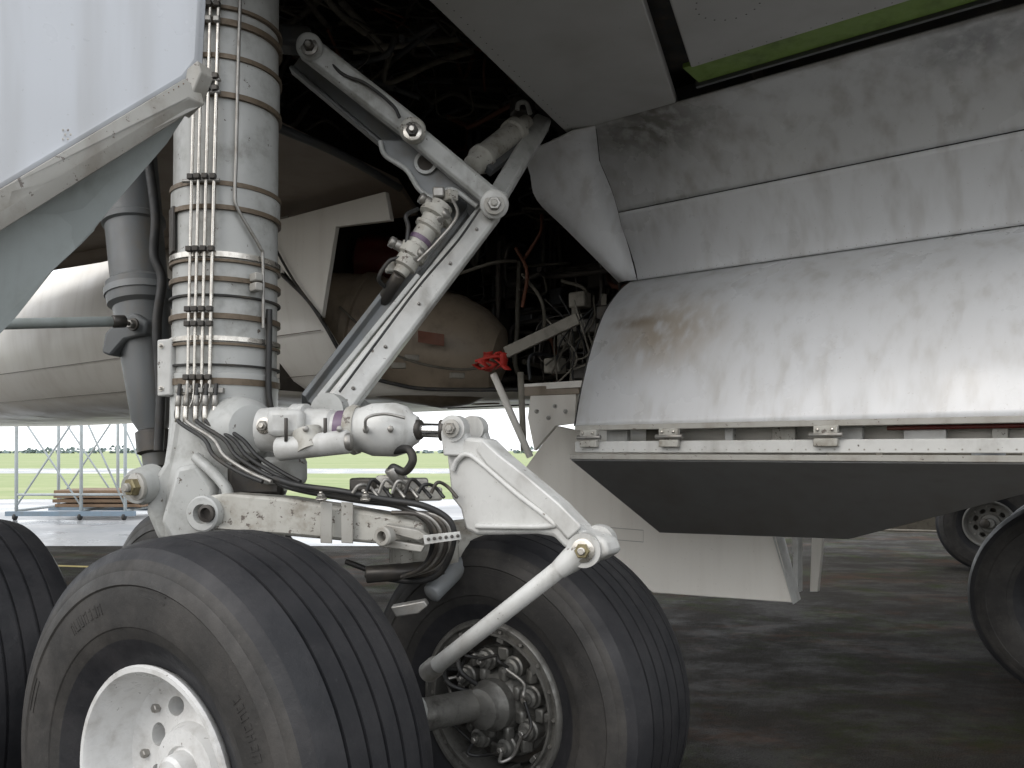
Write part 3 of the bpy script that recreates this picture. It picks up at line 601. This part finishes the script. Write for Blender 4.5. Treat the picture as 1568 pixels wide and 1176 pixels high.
rod('door_actuator',V((5.2,11.5,1.9)),V((5.6,11.7,.5)),.04,'rack',hd2); rod('door_actuator_b',V((7.2,11.0,1.9)),V((7.0,11.2,.5)),.04,'rack',hd2)
for c0 in(V((4.0,5.5,0)),V((6.1,10.2,0))):
    rg=empty('landing_gear_strut')
    turned('strut_tube',V((c0.x,c0.y,.55)),V((c0.x,c0.y,2.1)),[(0,.08),(.02,.12),(.3,.12),(.32,.19),(.98,.19),(1,.1)],'greyst',rg)
    rod('axle',V((c0.x,c0.y,.6))-WA*.5,V((c0.x,c0.y,.6))+WA*.5,.06,'dmetal',rg)

# ---------------- wing undersurface
wg=empty('wing_underside')
plate('inner_panel',[WZ(870,206,3.2),WZ(1040,172,3.2),V((.3,2.45,3.2)),V((-.58,2.45,3.2)),V((-.318,3.0,3.2))],V((0,0,.05)),'wingu',wg,.006)
pw=WZ(1058,105,3.2)
plate('outer_panel',[pw,pw+Fv*5,pw+Fv*5-Lv*1.1,V((.95,2.2,3.2)),V((.38,2.45,3.2))],V((0,0,.05)),'wingu',wg,.01)
plate('green_strip',[G(.72,-.245,3.215),G(6,-.245,3.215),G(6,-.07,3.215),G(.72,-.07,3.215)],V((0,0,.02)),'green',wg,0)
plate('strip_lip',[G(.7,-.066,3.2),G(6,-.066,3.2),G(6,-.045,3.2),G(.7,-.045,3.2)],V((0,0,.03)),'dgrey',wg,.002)
plate('wing_backing',[V((.3,4.7,3.34)),V((-.6,2.5,3.34)),V((.9,2.3,3.34)),V((4.2,-.6,3.34)),V((6,2,3.34)),V((3,5,3.34))],V((0,0,.1)),'seal',wg,0)  # black sheet put in to block light and darken the panel gaps
rivets('panel_rivets',[WZ(1115,5,3.198)+V((math.cos(t)*.12,math.sin(t)*.12,0)) for t in [i*.35 for i in range(18)]],-Z,.004,'label',wg)
rivets('panel_rivets_edge',[pw+Fv*(.05+i*.06)-Lv*.03+V((0,0,-.001)) for i in range(75)],-Z,.003,'label',wg)
rivets('panel_rivets_edge_b',[WZ(872,203,3.199).lerp(V((-.3,2.98,3.199)),i/26)+V((.03,0,0)) for i in range(27)],-Z,.0035,'label',wg)
lc=[WZ(420,195,3.2),WZ(610,285,3.2),WZ(640,330,3.2),WZ(250,385,3.2),WZ(0,428,3.2),V((-9,9,3.2)),V((-9,4,3.2)),V((-2.0,3.6,3.2))]
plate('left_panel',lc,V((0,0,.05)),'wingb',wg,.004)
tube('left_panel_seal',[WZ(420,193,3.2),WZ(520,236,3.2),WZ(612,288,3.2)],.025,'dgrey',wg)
plate('left_brown_shade',[W(-100,440,7.6),W(0,425,7.4),W(150,400,6.9),W(268,372,6.3),W(268,340,6.3),W(150,330,6.6),W(-100,330,7.2)],V((0,.05,0)),'wingb',wg,.004)  # brown plate stands in for the shaded region above the wing-body line

# ---------------- wheel well
ww=empty('wheel_well')
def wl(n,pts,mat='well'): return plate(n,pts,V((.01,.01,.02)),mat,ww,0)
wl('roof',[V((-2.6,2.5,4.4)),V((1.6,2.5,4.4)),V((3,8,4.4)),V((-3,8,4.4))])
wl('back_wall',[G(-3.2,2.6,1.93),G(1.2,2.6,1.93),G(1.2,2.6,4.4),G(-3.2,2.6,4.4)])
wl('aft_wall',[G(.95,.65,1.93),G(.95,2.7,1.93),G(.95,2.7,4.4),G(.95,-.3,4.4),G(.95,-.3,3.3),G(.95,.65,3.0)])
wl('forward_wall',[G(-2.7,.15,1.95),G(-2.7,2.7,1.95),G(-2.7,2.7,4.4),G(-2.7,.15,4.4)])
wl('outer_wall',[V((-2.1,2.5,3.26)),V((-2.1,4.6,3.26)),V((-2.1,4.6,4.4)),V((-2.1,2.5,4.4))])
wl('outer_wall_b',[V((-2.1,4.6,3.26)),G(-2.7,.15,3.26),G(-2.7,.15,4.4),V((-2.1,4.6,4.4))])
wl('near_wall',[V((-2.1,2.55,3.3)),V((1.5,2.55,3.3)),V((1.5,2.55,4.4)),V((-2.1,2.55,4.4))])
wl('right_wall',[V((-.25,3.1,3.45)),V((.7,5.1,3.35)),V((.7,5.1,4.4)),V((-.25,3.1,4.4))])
lathe('barrel',W(490,500,6.2),W(800,560,5.9)-W(490,500,6.2),[(0,.2),(.01,.42),(.35,.46),(.36,.48),(.42,.48),(.43,.46),(1.1,.43),(1.3,.36),(1.45,.25),(1.5,.1)],'barrel',ww,40)
plate('barrel_label',[W(640,506,5.46),W(680,512,5.46),W(680,530,5.46),W(640,524,5.46)],V((0,.01,0)),'wellr',ww,0)
for i,(a,b) in enumerate(((630,548),(610,560),(560,530),(700,575))): block('barrel_fitting_%d'%i,W(a,b,5.45),.1,.05,.04,'rack',ww,.3,.006)
tube('barrel_pipe',[W(520,470,5.6),W(600,540,5.42),W(690,565,5.38),W(760,560,5.4)],.009,'wellp',ww,7)
lathe('red_tank',W(540,395,6.4),V((1,.1,-.1)),[(0,.05),(.03,.16),(.1,.2),(.5,.2),(.58,.15),(.6,.04)],'dred',ww,30)
pal=['wellp','well','dmetal','well','wellp','dgrey','wellr','wellp']
for i in range(150):
    s=random.uniform(-2.5,.5); l=random.uniform(1.1,2.5); z=random.uniform(2.0,4.2); p0=G(s,l,z)
    pts=[(s,l,z)]
    for j in range(random.randint(2,4)):
        k_=random.randint(0,2); q_=list(pts[-1]); q_[k_]+=random.uniform(.15,.6)*random.choice((-1,1))
        q_=[a_+random.uniform(-.06,.06) for a_ in q_]
        pts.append((min(.5,max(-2.5,q_[0])),min(2.5,max(1.0,q_[1])),min(4.3,max(2.0,q_[2]))))
    tube('pipe_%d'%i,[G(*q_)+V((0,0,0.0001*n_)) for n_,q_ in enumerate(pts)],random.choice((.005,.008,.012,.02)),random.choice(pal),ww,7)
for i in range(130):
    p0=V((random.uniform(-1.5,.1),random.uniform(3.6,5.6),random.uniform(3.6,4.25))); pts=[p0]
    for j in range(3): pts.append(pts[-1]+V((random.uniform(-.3,.3),random.uniform(-.3,.3),random.uniform(-.12,.12))))
    tube('upper_pipe_%d'%i,pts,random.choice((.004,.006,.009,.016)),random.choice(pal),ww,7)
for i in range(110):
    block('equipment_%d'%i,G(random.uniform(-2.5,.7),random.uniform(1.7,2.5),random.uniform(2.0,4.2)),random.uniform(.05,.3),random.uniform(.06,.2),random.uniform(.05,.3),random.choice(pal[:7]),ww,-.64,.01)
for i in range(6):
    ibeam('frame_%d'%i,G(-2.4+i*.6,2.45,1.95),G(-2.4+i*.6,2.45,4.35),.06,.1,'wellp',ww)
    ibeam('roof_frame_%d'%i,V((-2.0,3.0+i*.75,4.3)),V((1.3,3.2+i*.75,4.3)),.07,.08,'wellp',ww)
for z in(2.5,3.1,3.7): ibeam('stringer_%d'%int(z*10),G(-2.6,2.4,z),G(.9,2.4,z),.05,.06,'wellp',ww)
rod('roof_bar',W(540,78,4.6),W(705,58,4.7),.02,'rack',ww); rod('roof_bar_b',W(520,0,4.4),W(600,85,4.7),.02,'rack',ww)
for a,b,c_,d in((800,420,835,520),(790,380,800,470),(860,430,905,470),(700,420,790,400),(830,330,800,400)):
    tube('mid_pipe_%d'%a,[W(a,b,5.4),W((a+c_)/2+12,(b+d)/2-8,5.3),W(c_,d,5.4)],.012,'wellr' if a in(790,830) else 'wellp',ww)
box2('jack_strut',W(775,540,5.0),W(885,488,4.9),.07,.06,'rack',ww)
rod('long_link',W(755,572,4.9),W(812,700,4.9),.022,'belly',ww); rod('long_link_b',W(797,570,5.0),W(802,690,5.0),.02,'rack',ww)
for a,b in((888,460),(905,500),(870,520),(920,545),(890,570),(850,560),(930,480),(905,590)): block('rack_box',W(a,b,5.25),.12,.1,.1,random.choice(('wellp','rack','dmetal')),ww,-.6,.01)
for a in range(12): tube('rack_cable_%d'%a,[W(830+random.uniform(0,90),random.uniform(450,500),5.15),W(850+random.uniform(0,60),random.uniform(500,550),5.1),W(830+random.uniform(0,90),random.uniform(550,600),5.15)],.006,random.choice(('rack','black','wellp')),ww,6)
for a in(880,925): box2('rack_post',W(a,450,5.25),W(a-4,605,5.25),.035,.03,'rack',ww)
box2('rack_sill',W(805,600,5.15),W(890,596,4.95),.06,.06,'barrel',ww); 
plate('rack_panel',[W(812,606,5.1),W(882,602,4.95),W(880,648,4.95),W(850,652,5.05),W(818,690,5.1),W(808,640,5.15)],V((.02,.03,0)),'belly',ww,.003)
for a,b in((822,630),(850,622),(840,640),(866,630)): bolt('rack_latch',W(a,b,4.93),V((-.3,-1,0)),.014,.02,ww,'worn','alu')
rb=empty('red_warning_ribbon')
rv=[];rf=[]
for k_ in range(5):
    a0=733+k_*7; n0=len(rv)
    for j in range(5):
        cx=a0+random.uniform(-6,8)+j*random.uniform(-3,3); cy=539+j*7+random.uniform(-2,2); yy=4.8+random.uniform(-.04,.04)
        rv+=[W(cx,cy,yy),W(cx+10,cy+random.uniform(-4,4),yy+.03)]
    for j in range(4): rf.append((n0+2*j,n0+2*j+1,n0+2*j+3,n0+2*j+2))
mk('ribbon_folds',rv,rf,'red',rb,60,0,.004); tube('ribbon_strap',[W(728,553,4.83),W(745,548,4.8),W(765,546,4.8),W(776,552,4.85)],.009,'red',rb,8)

# ---------------- access stand & timber
as_=empty('maintenance_access_stand')
X0,X1,Y0,Y1=-10.7,-8.35,17.2,18.8
for x in(X0,-9.3,X1):
    for y in(Y0,Y1): rod('post',V((x,y,.1)),V((x,y,2.55)),.035,'stand',as_)
for y in(Y0,Y1):
    for z in(.55,2.5): rod('rail',V((X0,y,z)),V((X1,y,z)),.028,'stand',as_)
    rod('diag',V((X0,y,.3)),V((-9.3,y,2.4)),.02,'stand',as_); rod('diag_b',V((-9.3,y,.3)),V((X0,y,2.4)),.02,'stand',as_); rod('diag_c',V((-9.3,y,2.4)),V((X1,y,.3)),.02,'stand',as_)
for x in(X0,-9.3,X1):
    for z in(.2,2.5): rod('cross',V((x,Y0,z)),V((x,Y1,z)),.03,'stand',as_)
box2('base_front',V((X0-.2,Y0,.14)),V((X1+.2,Y0,.14)),.1,.16,'blue',as_); box2('base_back',V((X0-.2,Y1,.14)),V((X1+.2,Y1,.14)),.1,.16,'blue',as_)
for x in(X0,X1,-9.3): rod('castor',V((x-.03,Y0-.05,.07)),V((x+.03,Y0-.05,.07)),.07,'black',as_)
tb=empty('timber_stack')
for r in range(4):
    for k in range(4): block('plank',V((-9.05+random.uniform(-.05,.05),17.5+k*.3,.3+r*.1)),1.9,.26,.07,'wood',tb,random.uniform(-.02,.02),.008)
